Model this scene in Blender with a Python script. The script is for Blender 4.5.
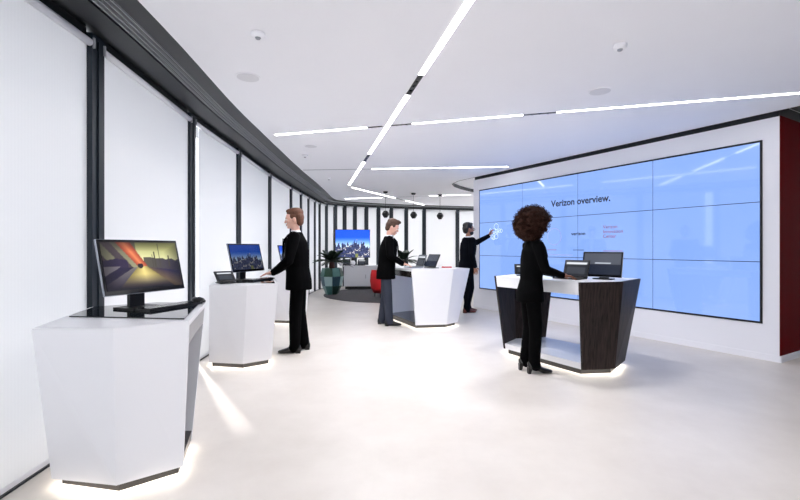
import bpy, bmesh, math, random
from mathutils import Vector, Matrix
random.seed(7)
PI = math.pi
scn = bpy.context.scene
for o in list(bpy.data.objects): bpy.data.objects.remove(o)
COL = scn.collection

# ------------------------------------------------------------------ camera
F = 430.0; EYE = 1.30; HOR = 248.0            # focal length in px (800 wide), eye height, horizon row
cam_d = bpy.data.cameras.new('camera'); cam = bpy.data.objects.new('camera', cam_d); COL.objects.link(cam)
cam.location = (0, 0, EYE); cam.rotation_euler = (PI/2, 0, 0)
cam_d.sensor_width = 36; cam_d.lens = 36*F/800; cam_d.shift_y = -(250-HOR)/800; cam_d.clip_start = .05
scn.camera = cam
# ------------------------------------------------------------------ world and exposure
SPOT = 54.0                                  # the downlights in the dark inserts of the light lines
STRIP = 10.0                                  # strength of the ceiling light lines
WORLD = 2.6                                   # overcast daylight behind the blinds
w = bpy.data.worlds.new('sky'); scn.world = w; w.use_nodes = True
w.node_tree.nodes['Background'].inputs[0].default_value = (.88, .93, 1, 1)
w.node_tree.nodes['Background'].inputs[1].default_value = WORLD
vs = scn.view_settings; vs.view_transform = 'Standard'; vs.look = 'None'; vs.gamma = 1; vs.use_curve_mapping = False
vs.exposure = 0.82

sun_d = bpy.data.lights.new('sun', 'SUN'); sun = bpy.data.objects.new('sun', sun_d); COL.objects.link(sun)
sun_d.energy = 3.6; sun_d.angle = .06; sun_d.color = (1, .97, .93)
sun.rotation_euler = Vector((.39, -.60, -.70)).to_track_quat('-Z', 'Y').to_euler()

# ------------------------------------------------------------------ helpers
def lin(c):
    return tuple((v/12.92 if v <= .04045 else ((v+.055)/1.055)**2.4) for v in [x/255 for x in c])
MATS = {}
def mat(name, rgb, rough=.5, metal=0, var=.06, scale=12, bump=0, emit=0, spec=.5, coat=0):
    if name in MATS: return MATS[name]
    m = bpy.data.materials.new(name); m.use_nodes = True; nt = m.node_tree; b = nt.nodes['Principled BSDF']
    c = lin(rgb)
    b.inputs['Roughness'].default_value = rough; b.inputs['Metallic'].default_value = metal
    b.inputs['Specular IOR Level'].default_value = spec; b.inputs['Coat Weight'].default_value = coat
    tc = nt.nodes.new('ShaderNodeTexCoord'); no = nt.nodes.new('ShaderNodeTexNoise')
    no.inputs['Scale'].default_value = scale; no.inputs['Detail'].default_value = 4
    nt.links.new(tc.outputs['Object'], no.inputs['Vector'])
    mx = nt.nodes.new('ShaderNodeMix'); mx.data_type = 'RGBA'
    mx.inputs[6].default_value = (*[v*(1-var) for v in c], 1); mx.inputs[7].default_value = (*[min(1, v*(1+var)) for v in c], 1)
    nt.links.new(no.outputs['Fac'], mx.inputs[0]); nt.links.new(mx.outputs[2], b.inputs['Base Color'])
    if bump:
        bp = nt.nodes.new('ShaderNodeBump'); bp.inputs['Strength'].default_value = bump; bp.inputs['Distance'].default_value = .01
        nt.links.new(no.outputs['Fac'], bp.inputs['Height']); nt.links.new(bp.outputs[0], b.inputs['Normal'])
    if emit:
        b.inputs['Emission Color'].default_value = (*c, 1); b.inputs['Emission Strength'].default_value = emit
    MATS[name] = m; return m
def glow(name, rgb, strength):
    m = bpy.data.materials.new(name); m.use_nodes = True; nt = m.node_tree; nt.nodes.clear()
    e = nt.nodes.new('ShaderNodeEmission'); o = nt.nodes.new('ShaderNodeOutputMaterial')
    e.inputs[0].default_value = (*rgb, 1); e.inputs[1].default_value = strength
    nt.links.new(e.outputs[0], o.inputs[0]); MATS[name] = m; return m

class MB:
    def __init__(s): s.v = []; s.f = []; s.T = None
    def add(s, vs, fs):
        k = len(s.v)
        s.v += [tuple(s.T @ Vector(p)) if s.T else tuple(p) for p in vs]
        s.f += [tuple(i+k for i in f) for f in fs]; return s
    def box(s, x0, x1, y0, y1, z0, z1):
        return s.prism([(x0, y0), (x1, y0), (x1, y1), (x0, y1)], z0, z1)
    def prism(s, poly, z0, z1, poly1=None):
        n = len(poly); q = poly1 or poly
        vs = [(p[0], p[1], z0) for p in poly]+[(p[0], p[1], z1) for p in q]
        fs = [tuple(range(n-1, -1, -1)), tuple(range(n, 2*n))]+[(i, (i+1) % n, n+(i+1) % n, n+i) for i in range(n)]
        return s.add(vs, fs)
    def hexa(s, a, b):                         # two quads of 4 points -> closed solid
        return s.add(list(a)+list(b), [(3, 2, 1, 0), (4, 5, 6, 7)]+[(i, (i+1) % 4, 4+(i+1) % 4, 4+i) for i in range(4)])
    def loft(s, rings, caps=True):
        n = len(rings[0]); vs = [p for r in rings for p in r]; fs = []
        for k in range(len(rings)-1):
            for i in range(n):
                j = (i+1) % n; fs.append((k*n+i, k*n+j, (k+1)*n+j, (k+1)*n+i))
        if caps:
            fs.append(tuple(range(n-1, -1, -1))); m = (len(rings)-1)*n; fs.append(tuple(range(m, m+n)))
        return s.add(vs, fs)
    def stack(s, rows, seg=20):                # rows: (z, cx, cy, rx, ry)
        return s.loft([[(cx+rx*math.cos(2*PI*i/seg), cy+ry*math.sin(2*PI*i/seg), z) for i in range(seg)] for z, cx, cy, rx, ry in rows])
    def lathe(s, rows, seg=20, cx=0, cy=0):
        return s.stack([(z, cx, cy, r, r) for r, z in rows], seg)
    def tube(s, pts, r, seg=8):
        pts = [Vector(p) for p in pts]; rr = r if isinstance(r, (list, tuple)) else [r]*len(pts); rings = []
        for i, p in enumerate(pts):
            t = (pts[min(i+1, len(pts)-1)]-pts[max(i-1, 0)]).normalized()
            a = t.cross(Vector((0, 0, 1)) if abs(t.z) < .9 else Vector((1, 0, 0))).normalized(); b = t.cross(a)
            rings.append([tuple(p+rr[i]*(math.cos(2*PI*k/seg)*a+math.sin(2*PI*k/seg)*b)) for k in range(seg)])
        return s.loft(rings)
    def capsule(s, p0, r0, p1, r1, seg=14, flat=1.0):
        p0 = Vector(p0); p1 = Vector(p1); t = (p1-p0).normalized()
        a = t.cross(Vector((0, 1, 0)) if abs(t.y) < .9 else Vector((1, 0, 0))).normalized(); b = t.cross(a)
        prof = []
        for k in range(1, 5): an = -PI/2+k*PI/10; prof.append((p0+t*r0*math.sin(an), r0*math.cos(an)))
        prof += [(p0, r0), (p1, r1)]
        for k in range(1, 5): an = k*PI/10; prof.append((p1+t*r1*math.sin(an), r1*math.cos(an)))
        return s.loft([[tuple(c+r*(math.cos(2*PI*k/seg)*a*flat+math.sin(2*PI*k/seg)*b)) for k in range(seg)] for c, r in prof])
    def chain(s, pts, rs, **k):
        for i in range(len(pts)-1): s.capsule(pts[i], rs[i], pts[i+1], rs[i+1], **k)
        return s
    def ell(s, c, r, seg=16, rot=None):
        rings = []
        R = rot or Matrix.Identity(3)
        for j in range(1, 10):
            an = -PI/2+j*PI/10
            rings.append([tuple(Vector(c)+R @ Vector((r[0]*math.cos(an)*math.cos(2*PI*i/seg), r[1]*math.cos(an)*math.sin(2*PI*i/seg), r[2]*math.sin(an)))) for i in range(seg)])
        return s.loft(rings)
    def mesh(s, name):
        m = bpy.data.meshes.new(name); m.from_pydata(s.v, [], s.f); m.update(); return m
    def build(s, name, m, parent=None, smooth=False, bevel=0):
        me = s.mesh(name); bm = bmesh.new(); bm.from_mesh(me); bmesh.ops.recalc_face_normals(bm, faces=bm.faces)
        if bevel: bmesh.ops.bevel(bm, geom=[e for e in bm.edges if len(e.link_faces) == 2 and e.calc_face_angle(0) > .3], offset=bevel, segments=2, affect='EDGES', profile=.6)
        bm.to_mesh(me); bm.free()
        return obj(name, me, m, parent, smooth)
def obj(name, me, m, parent=None, smooth=False):
    o = bpy.data.objects.new(name, me); COL.objects.link(o)
    if m:
        me.materials.clear(); me.materials.append(MATS[m] if isinstance(m, str) else m)
    if smooth: me.polygons.foreach_set('use_smooth', [True]*len(me.polygons))
    if parent: o.parent = parent
    return o
def tag(o, label, cat, group=None):
    o['label'] = label; o['category'] = cat
    if group: o['group'] = group
    return o
def struct(o): o['kind'] = 'structure'; return o
def thing(name, label, cat, loc=(0, 0, 0), rz=0, group=None):
    o = bpy.data.objects.new(name, None); COL.objects.link(o); o.location = loc; o.rotation_euler = (0, 0, rz)
    o.empty_display_size = .1
    return tag(o, label, cat, group)
def remesh(mb, name, m, parent, voxel=.006, it=4):
    me = mb.mesh('tmp'); bm = bmesh.new(); bm.from_mesh(me); bmesh.ops.recalc_face_normals(bm, faces=bm.faces); bm.to_mesh(me); bm.free()
    t = bpy.data.objects.new('tmp', me); COL.objects.link(t)
    r = t.modifiers.new('r', 'REMESH'); r.mode = 'VOXEL'; r.voxel_size = voxel; r.use_smooth_shade = True
    if it:
        k = t.modifiers.new('s', 'SMOOTH'); k.factor = .5; k.iterations = it
    dg = bpy.context.evaluated_depsgraph_get(); out = bpy.data.meshes.new_from_object(t.evaluated_get(dg))
    bpy.data.objects.remove(t); out.name = name
    return obj(name, out, m, parent, True)
def text(name, body, size, m, parent, width=None, bold=0):
    c = bpy.data.curves.new('t', 'FONT'); c.body = body; c.size = size; c.offset = bold; c.resolution_u = 3
    t = bpy.data.objects.new('t', c); COL.objects.link(t)
    dg = bpy.context.evaluated_depsgraph_get(); me = bpy.data.meshes.new_from_object(t.evaluated_get(dg)); bpy.data.objects.remove(t)
    if width:
        x1 = max(v.co.x for v in me.vertices); k = width/x1
        for v in me.vertices: v.co.x *= k
    return obj(name, me, m, parent)
def picture(name, nx, ny, fn, P, m, parent):     # a flat picture on a grid; P(u,v) -> point, fn(u,v) -> srgb 0..255
    vs = [P(i/nx, j/ny) for j in range(ny+1) for i in range(nx+1)]
    fs = [(j*(nx+1)+i, j*(nx+1)+i+1, (j+1)*(nx+1)+i+1, (j+1)*(nx+1)+i) for j in range(ny) for i in range(nx)]
    me = bpy.data.meshes.new(name); me.from_pydata(vs, [], fs); me.update()
    at = me.color_attributes.new('pic', 'FLOAT_COLOR', 'POINT'); buf = []
    for j in range(ny+1):
        for i in range(nx+1): buf += [*lin(fn(i/nx, j/ny)), 1]
    at.data.foreach_set('color', buf)
    return obj(name, me, m, parent)
def picmat(name, strength):
    m = bpy.data.materials.new(name); m.use_nodes = True; nt = m.node_tree; b = nt.nodes['Principled BSDF']
    a = nt.nodes.new('ShaderNodeVertexColor'); a.layer_name = 'pic'
    b.inputs['Base Color'].default_value = (.005, .005, .006, 1); b.inputs['Roughness'].default_value = .25; b.inputs['Specular IOR Level'].default_value = .25
    nt.links.new(a.outputs[0], b.inputs['Emission Color']); b.inputs['Emission Strength'].default_value = strength
    MATS[name] = m; return m

# ------------------------------------------------------------------ materials
mat('ceiling', (246, 246, 250), .8, var=.01, scale=3)
mat('wallwhite', (236, 236, 242), .55, var=.012, scale=3)
mat('red', (92, 0, 5), .8, var=.05, scale=4, spec=.08)
mat('dark', (24, 27, 32), .45, var=.15)
mat('mullion', (30, 38, 46), .35, metal=.3, var=.15)
mat('soffit', (22, 24, 27), .38, var=.06, scale=2)
mat('soffitfin', (165, 168, 172), .45, var=.05)
mat('black', (9, 9, 10), .4, var=.3)
mat('blackgloss', (8, 8, 10), .12, var=.3)
mat('plastic_grey', (150, 152, 158), .4)
mat('white_lacquer', (232, 232, 236), .28, var=.01, scale=2)
mat('grey_edge', (170, 168, 168), .4, var=.03)
mat('glassblack', (10, 14, 16), .03, var=.1, spec=.8)
mat('plinth', (30, 28, 28), .5, var=.1)
mat('shelfdark', (44, 40, 38), .18, var=.2, scale=6)
mat('silver', (150, 155, 165), .3, metal=.8, var=.03)
mat('rug', (72, 70, 72), .95, var=.25, scale=60, bump=.4)
mat('redfabric', (200, 16, 26), .7, var=.1, scale=40)
mat('suit', (6, 6, 7), .9, var=.25, scale=80, bump=.15, spec=.05)
mat('navysuit', (10, 12, 19), .9, var=.25, scale=80, bump=.15, spec=.05)
mat('trousergrey', (52, 56, 68), .85, var=.2, scale=80, bump=.15, spec=.2)
mat('shirt', (235, 236, 242), .8, var=.03)
mat('shoeblack', (12, 11, 11), .3, var=.2)
mat('shoebrown', (92, 34, 22), .35, var=.2)
mat('skinlight', (226, 176, 156), .5, var=.06, scale=30)
mat('skinmid', (170, 118, 92), .5, var=.06, scale=30)
mat('skindark', (120, 76, 56), .5, var=.06, scale=30)
mat('lip', (176, 100, 92), .5)
mat('eyewhite', (235, 232, 228), .25)
mat('iris', (35, 25, 20), .2)
mat('hairred', (92, 52, 30), .6, var=.35, scale=60, bump=.5)
mat('hairbrown', (74, 50, 36), .6, var=.35, scale=60, bump=.5)
mat('hairblack', (20, 17, 16), .5, var=.35, scale=60, bump=.5)
mat('hairafro', (44, 22, 14), .8, var=.5, scale=40, bump=.5, spec=.15)
mat('leaf', (30, 48, 30), .5, var=.4, scale=8)
mat('leaflight', (92, 116, 84), .5, var=.3, scale=8)
mat('trunk', (72, 44, 38), .9, var=.4, scale=30, bump=.8)
mat('soil', (40, 30, 24), .95, var=.4, scale=40)
POTC = [(74, 116, 112), (118, 150, 148), (150, 176, 176), (44, 72, 84), (36, 70, 52), (96, 140, 120), (60, 92, 108), (24, 48, 40)]
for i, c in enumerate(POTC): mat('pot%d' % i, c, .35, var=.08)
glow('strip', (1, .99, 1), STRIP)
glow('led', (1, .94, .84), 7)
picmat('picture', .8)
# wood grain
m = bpy.data.materials.new('darkwood'); m.use_nodes = True; nt = m.node_tree; b = nt.nodes['Principled BSDF']; MATS['darkwood'] = m
tc = nt.nodes.new('ShaderNodeTexCoord'); mp = nt.nodes.new('ShaderNodeMapping'); mp.inputs['Scale'].default_value = (14, 14, 1.1)
no = nt.nodes.new('ShaderNodeTexNoise'); no.inputs['Scale'].default_value = 4; no.inputs['Detail'].default_value = 8; no.inputs['Distortion'].default_value = .6
cr = nt.nodes.new('ShaderNodeValToRGB'); cr.color_ramp.elements[0].position = .3; cr.color_ramp.elements[0].color = (*lin((20, 16, 15)), 1)
cr.color_ramp.elements[1].position = .75; cr.color_ramp.elements[1].color = (*lin((62, 50, 47)), 1)
nt.links.new(tc.outputs['Object'], mp.inputs[0]); nt.links.new(mp.outputs[0], no.inputs[0]); nt.links.new(no.outputs[0], cr.inputs[0]); nt.links.new(cr.outputs[0], b.inputs['Base Color'])
b.inputs['Roughness'].default_value = .5; b.inputs['Specular IOR Level'].default_value = .2
# floor: pale resin, faint cloudiness, satin
m = bpy.data.materials.new('floor'); m.use_nodes = True; nt = m.node_tree; b = nt.nodes['Principled BSDF']; MATS['floor'] = m
tc = nt.nodes.new('ShaderNodeTexCoord'); no = nt.nodes.new('ShaderNodeTexNoise'); no.inputs['Scale'].default_value = 1.6; no.inputs['Detail'].default_value = 9; no.inputs['Roughness'].default_value = .65
cr = nt.nodes.new('ShaderNodeValToRGB'); cr.color_ramp.elements[0].position = .3; cr.color_ramp.elements[0].color = (*lin((208, 200, 192)), 1)
cr.color_ramp.elements[1].position = .7; cr.color_ramp.elements[1].color = (*lin((221, 214, 207)), 1)
nt.links.new(tc.outputs['Object'], no.inputs[0]); nt.links.new(no.outputs[0], cr.inputs[0]); nt.links.new(cr.outputs[0], b.inputs['Base Color'])
b.inputs['Roughness'].default_value = .38; b.inputs['Specular IOR Level'].default_value = .35
# blind fabric: thin white weave that lets the daylight through
m = bpy.data.materials.new('blind'); m.use_nodes = True; nt = m.node_tree; nt.nodes.clear(); MATS['blind'] = m
out = nt.nodes.new('ShaderNodeOutputMaterial'); mix = nt.nodes.new('ShaderNodeMixShader'); mix.inputs[0].default_value = .31
df = nt.nodes.new('ShaderNodeBsdfDiffuse'); tr = nt.nodes.new('ShaderNodeBsdfTranslucent')
tc = nt.nodes.new('ShaderNodeTexCoord'); wv = nt.nodes.new('ShaderNodeTexWave'); wv.inputs['Scale'].default_value = 14; wv.bands_direction = 'X'
mx = nt.nodes.new('ShaderNodeMix'); mx.data_type = 'RGBA'; mx.inputs[6].default_value = (.815, .815, .82, 1); mx.inputs[7].default_value = (.83, .83, .835, 1)
nt.links.new(tc.outputs['Object'], wv.inputs[0]); nt.links.new(wv.outputs['Fac'], mx.inputs[0])
for sh in (df, tr): nt.links.new(mx.outputs[2], sh.inputs[0])
nt.links.new(df.outputs[0], mix.inputs[1]); nt.links.new(tr.outputs[0], mix.inputs[2]); nt.links.new(mix.outputs[0], out.inputs[0])
# pane: clear thin glass
m = bpy.data.materials.new('pane'); m.use_nodes = True; nt = m.node_tree; nt.nodes.clear(); MATS['pane'] = m
out = nt.nodes.new('ShaderNodeOutputMaterial'); mix = nt.nodes.new('ShaderNodeMixShader'); mix.inputs[0].default_value = .06
tp = nt.nodes.new('ShaderNodeBsdfTransparent'); gl = nt.nodes.new('ShaderNodeBsdfGlossy'); gl.inputs['Roughness'].default_value = .02
nt.links.new(tp.outputs[0], mix.inputs[1]); nt.links.new(gl.outputs[0], mix.inputs[2]); nt.links.new(mix.outputs[0], out.inputs[0])
# video wall panel: blue screen
m = bpy.data.materials.new('bluescreen'); m.use_nodes = True; nt = m.node_tree; b = nt.nodes['Principled BSDF']; MATS['bluescreen'] = m
b.inputs['Base Color'].default_value = (.01, .012, .02, 1); b.inputs['Roughness'].default_value = .06
tc = nt.nodes.new('ShaderNodeTexCoord'); no = nt.nodes.new('ShaderNodeTexNoise'); no.inputs['Scale'].default_value = .9; no.inputs['Detail'].default_value = 1
mx = nt.nodes.new('ShaderNodeMix'); mx.data_type = 'RGBA'; mx.inputs[6].default_value = (*lin((132, 172, 248)), 1); mx.inputs[7].default_value = (*lin((150, 184, 252)), 1)
nt.links.new(tc.outputs['Object'], no.inputs[0]); nt.links.new(no.outputs[0], mx.inputs[0]); nt.links.new(mx.outputs[2], b.inputs['Emission Color']); b.inputs['Emission Strength'].default_value = .60

# ------------------------------------------------------------------ the setting
HC = 2.85; ZB = 2.695
MU = [(-1.72, -1.6), (-1.90, -.1), (-2.03, 1.3), (-2.13, 2.985), (-2.305, 4.72), (-2.40, 6.35), (-2.53, 8.29), (-2.575, 10.08), (-2.575, 11.1), (-2.575, 12.0),
      (-2.575, 12.9), (-2.545, 13.5), (-2.43, 14.05), (-2.17, 14.35), (-1.89, 14.6), (-1.56, 14.8), (-1.18, 15.0), (-.77, 15.2), (-.32, 15.4),
      (.22, 15.6), (.88, 15.8), (2.15, 16.15), (3.5, 16.5), (5.0, 16.85)]
SW = [.44, .44, .45, .47, .50, .52, .58, .6, .57, .54, .5, .47, .42, .38, .34, .3, .27, .25, .24, .24, .24, .24, .24, .24]
def dense(P, Wd, n=6):
    out = []
    for i in range(len(P)-1):
        p0 = Vector(P[max(i-1, 0)]); p1 = Vector(P[i]); p2 = Vector(P[i+1]); p3 = Vector(P[min(i+2, len(P)-1)])
        for k in range(n):
            t = k/n
            q = .5*((2*p1)+(p2-p0)*t+(2*p0-5*p1+4*p2-p3)*t*t+(3*p1-p0-3*p2+p3)*t**3)
            out.append((q, Wd[i]*(1-t)+Wd[i+1]*t))
    out.append((Vector(P[-1]), Wd[-1])); return out
DN = dense(MU, SW)
NRM = []
for i in range(len(DN)):
    t = (DN[min(i+1, len(DN)-1)][0]-DN[max(i-1, 0)][0]).normalized(); NRM.append(Vector((t.y, -t.x)))   # into the room
def off(i, f): q, wd = DN[i]; return q+NRM[i]*wd*f
# floor
W0 = Vector((1.626, 9.51)); WT = Vector((.499, -.8665)); WN = Vector((-.8665, -.499))
poly = [(-2.9, -3), (9, -3), (9, 18), (-2.9, 18)]
struct(MB().prism(poly, -.1, 0).build('floor', 'floor'))
# ceiling with its cut-out round the screen wall
edge = [off(i, 1) for i in range(len(DN))]
red_dir = Vector((.8665, .499)); CORN = W0+WT*5.355
rec = [(5.5, 13.6), (3.2, 12.6), (2.35, 12.15), (1.95, 11.85), (1.58, 11.3), (1.36, 10.85), (1.25, 10.4), (1.34, 9.95), tuple(W0+WN*.04), tuple(CORN+WN*.04+WT*2.2), tuple(CORN+WT*2.2+red_dir*3.0)]
cpoly = [tuple(p) for p in edge]+[(6.2, 17.0)]+rec+[(9, 4.5), (9, -3), (-1.3, -3)]
me = bpy.data.meshes.new('ceiling'); bm = bmesh.new()
f = bm.faces.new([bm.verts.new((x, y, HC)) for x, y in cpoly]); ex = bmesh.ops.extrude_face_region(bm, geom=[f])
for g in ex['geom']:
    if isinstance(g, bmesh.types.BMVert): g.co.z = HC+.02
bmesh.ops.triangulate(bm, faces=[q for q in bm.faces if len(q.verts) > 4]); bmesh.ops.recalc_face_normals(bm, faces=bm.faces); bm.to_mesh(me); bm.free()
ceil_o = struct(obj('ceiling', me, 'ceiling'))
# recess above the cut-out: dark lip and a raised top
mb = MB()
for i in range(len(rec)-1):
    a = Vector(rec[i]); b_ = Vector(rec[i+1]); t = (b_-a).normalized(); n = Vector((-t.y, t.x))*.012
    mb.hexa([(*a, HC-.003), (*b_, HC-.003), (*(b_+n), HC-.003), (*(a+n), HC-.003)], [(*a, 2.93), (*b_, 2.93), (*(b_+n), 2.93), (*(a+n), 2.93)])
struct(mb.build('trim_1', 'dark'))
struct(MB().prism([(1.0, 3.5), (9, 3.5), (9, 14.5), (1.0, 14.5)], 2.931, 2.97).build('ceiling_recess', 'ceiling'))
# window soffit: lower panel, slot fins, upper panel
ZS = lambda f: ZB+.06+(HC-ZB-.06)*f
def sweep(name, f0, f1, dz0, th, m, parent=None):
    rings = []
    for i in range(len(DN)):
        a = off(i, f0); b_ = off(i, f1); rings.append([(a.x, a.y, ZS(f0)+dz0), (b_.x, b_.y, ZS(f1)+dz0), (b_.x, b_.y, ZS(f1)+dz0+th), (a.x, a.y, ZS(f0)+dz0+th)])
    return MB().loft(rings).build(name, m, parent)
trim = struct(sweep('trim_2', .17, .46, 0, .02, 'soffit'))
sweep('slot_back', -.6, 1.0, .045, .02, 'black', trim)  # unseen outer part added to block sun leaking over the head rail
for k in range(4): sweep('slot_fin', .49+.065*k, .513+.065*k, 0, .03, 'soffit', trim); sweep('slot_lip', .507+.065*k, .516+.065*k, -.003, .03, 'soffitfin', trim)
sweep('upper_panel', .735, 1.0, 0, .02, 'soffit', trim)
# closing walls out of view, and window fronts added for daylight
def fill_glazing(n, p0, p1):                      # added unseen window front without blinds, lets in fill daylight
    a = Vector(p0); b_ = Vector(p1); L = (b_-a).length; ang = math.atan2((b_-a).y, (b_-a).x); T = Matrix.Translation((a.x, a.y, 0)) @ Matrix.Rotation(ang, 4, 'Z')
    q = MB(); q.T = T; q.box(0, L, -.05, .05, 0, .05); win = struct(q.build('window_%d' % n, 'mullion'))
    q = MB(); q.T = T; q.box(0, L, -.05, .05, HC-.12, HC+.05); q.build('head_rail', 'mullion', win)
    k = max(1, round(L/1.6))
    for i in range(k+1): q = MB(); q.T = T; q.box(L*i/k-.05, L*i/k+.05, -.06, .06, .05, HC-.12); q.build('mullion', 'mullion', win)
    for i in range(k): q = MB(); q.T = T; q.box(L*i/k+.05, L*(i+1)/k-.05, -.004, .004, .05, HC-.12); q.build('pane', 'pane', win)
fill_glazing(31, (-1.6, -3), (1.6, -3)); struct(MB().box(1.66, 9, -3.05, -2.95, 0, 2.85).build('wall_back', 'wallwhite')) 
struct(MB().box(9, 9.1, -3, 6.54, 0, 2.85).build('wall_east', 'wallwhite')); fill_glazing(33, (9, 6.6), (9, 16.9))
fill_glazing(34, (5.05, 16.9), (9, 16.95))
# windows (mullion, sill rail, head rail, pane) and roller blinds
BL = ['roller blind on the window wall behind the camera', 'roller blind on the window wall just behind the camera',
 'big white roller blind cut by the left edge of the photo beside the nearest kiosk',
 'tall white roller blind behind the monitor with the road picture',
 'white roller blind above the middle kiosk, between two dark mullions, left of its monitor',
 'white roller blind behind the skyline monitor of the middle kiosk',
 'white roller blind directly behind the red-haired man in the black suit',
 'narrow white roller blind just right of the red-haired man\'s head',
 'thin sliver of white blind, second to the right of the red-haired man',
 'thin sliver of white blind, third to the right of the red-haired man',
 'thin sliver of white blind above the left leaves of the potted palm',
 'narrow white blind at the bend of the window wall, above the patchwork pot',
 'narrow white blind just left of the wall television',
 'narrow white blind behind the left edge of the television',
 'narrow white blind behind the left half of the television',
 'narrow white blind behind the right half of the television',
 'narrow white blind just right of the television, left of the first pendant',
 'white blind behind the first pendant and the young man\'s head',
 'white blind between the first and the second pendant lamp',
 'white blind behind the second pendant lamp, above the silver laptop',
 'widest far blind, behind the third pendant and the black tablet',
 'white far blind behind the man who touches the screen',
 'white far blind hidden behind the video wall']
for i in range(len(MU)-1):
    a = Vector(MU[i]); b_ = Vector(MU[i+1]); L = (b_-a).length; t = (b_-a)/L; n = Vector((t.y, -t.x)); ang = math.atan2(t.y, t.x)
    T = Matrix.Translation((a.x, a.y, 0)) @ Matrix.Rotation(ang, 4, 'Z')     # local x along the wall, -y into the room
    g = .07
    mbw = MB(); mbw.T = T; mbw.box(g, L-g, -.02, .03, 0, .012)
    win = struct(mbw.build('window_%d' % (i+1), 'mullion'))
    q = MB(); q.T = T; q.box(-g, g, -.035, .03, 0, ZB+.07).box(-.012, .012, -.045, -.03, 0, ZB+.03); q.build('mullion', 'mullion', win)
    q = MB(); q.T = T; q.box(g, L-g, .0, .05, ZB+.02, ZB+.1); q.build('head_rail', 'black', win)
    q = MB(); q.T = T; q.box(g, L-g, .018, .024, .012, ZB+.02); q.build('pane', 'pane', win)
    e = thing('roller_blind', BL[i], 'blind', (a.x, a.y, 0), ang)
    e['group'] = 'roller blinds along the window wall'
    x0, x1 = g-.01, L-g+.01
    xs = x0+(.16 if i == 4 else .012)
    MB().box(xs, x1-.012, -.0035, .0035, .03, ZB-.01).build('fabric', 'blind', e)
    q = MB(); q.tube([(x0+.012, -.022, ZB), (x1-.012, -.022, ZB)], .025, 12); q.build('roller_tube', 'white_lacquer', e, True)
    MB().box(x0+.01, x1-.01, -.008, .008, .0125, .04).build('bottom_bar', 'white_lacquer', e)
    if i < 12:
        for xx in (x0, x1): MB().box(xx-.006, xx+.006, -.05, .03, ZB-.035, ZB+.035).build('bracket', 'plastic_grey', e)
# screen wall volume
def wp(s, out, z): p = W0+WT*s+WN*out; return (p.x, p.y, z)
def wslab(s0, s1, o0, o1, z0, z1, mb=None):
    mb = mb or MB()
    return mb.hexa([wp(s0, o0, z0), wp(s1, o0, z0), wp(s1, o1, z0), wp(s0, o1, z0)], [wp(s0, o0, z1), wp(s1, o0, z1), wp(s1, o1, z1), wp(s0, o1, z1)])
wallr = struct(wslab(0, 5.355, -.12, 0, 0, 2.795).build('wall_right', 'wallwhite'))
struct(wslab(.02, 5.34, -.12, -.02, 2.795, 2.93).build('trim_3', 'dark'))
struct(wslab(0, 5.363, 0, .008, 0, .075).build('baseboard_right', 'wallwhite'))
struct(wslab(5.355, 5.362, -4.5, -.002, 0.0755, 2.80).build('wall_red', 'red'))
struct(wslab(5.3635, 5.372, -4.5, 0.0, 0, .075).build('baseboard_red', 'wallwhite'))
struct(wslab(5.30, 5.34, -4.5, -.12, 2.8, 2.93).build('trim_4', 'black'))
struct(MB().prism([tuple(CORN+WT*.005), tuple(CORN+WT*2.1), tuple(CORN+WT*2.1+red_dir*3), tuple(CORN+WT*.005+red_dir*3)], 2.922, 2.930).build('recess_black_plate', 'black'))  # added black plate, makes the lit recess top here read as a dark void
struct(wslab(0, .02, -2.0, -.12, 0, 2.795).build('wall_end', 'wallwhite'))

# ------------------------------------------------------------------ video wall
S0, S1, Z0, Z1 = .222, 5.18, .44, 2.536
vw = thing('video_wall', 'large blue video wall of twelve display panels on the white wall', 'video wall', wp((S0+S1)/2, 0, 0), math.atan2(WT.y, WT.x))
def vl(s): return s-(S0+S1)/2               # local x along the wall; room is at -y
VW_OUT = -.016
fr = MB()
fr.box(vl(S0)-.02, vl(S1)+.02, -.012, -.001, Z0-.02, Z1+.02); fr.build('backing_frame', 'black', vw)
pw = (S1-S0)/4; ph = (Z1-Z0)/3
for r in range(3):
    for c in range(4):
        x = vl(S0)+c*pw; z = Z0+r*ph
        MB().box(x+.004, x+pw-.004, VW_OUT, -.012, z+.004, z+ph-.004).build('display_panel', 'bluescreen', vw)
mat('inkfaint', (170, 170, 225), .5, var=.01, emit=.25); mat('inkblack', (18, 20, 34), .5, var=.02); mat('inkred', (176, 112, 150), .5, var=.02); mat('inkblue', (92, 108, 160), .5, var=.02); mat('inkpale', (196, 214, 255), .5, var=.01, emit=.55)
def put_text(name, body, s, z, size, m, width=None, bold=0):
    t = text(name, body, size, m, vw, width, bold); t.location = (vl(s), VW_OUT-.002, z); t.rotation_euler = (PI/2, 0, 0); return t
put_text('title_text', 'Verizon overview.', 2.155, 2.03, .155, 'inkblack', 1.135, .0035)
put_text('logo_text', 'verizon', 2.576, 1.515, .075, 'inkblack', .27, .002)
for k, wd in enumerate(('Verizon', 'Innovation', 'Center')): put_text('caption_text', wd, 3.165, 1.605-.073*k, .075, 'inkred', (.24, .33, .22)[k], .0005)
bars = [(2.06, 2.27, 1.262, 'inkred'), (2.61, 2.82, 1.262, 'inkblack'), (3.165, 3.49, 1.25, 'inkred'), (1.7, 2.6, 1.175, 'inkfaint')]
for s0, s1, z, mm in bars: MB().box(vl(s0), vl(s1), VW_OUT-.002, VW_OUT-.0005, z, z+.009).build('caption_line', mm, vw)
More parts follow.
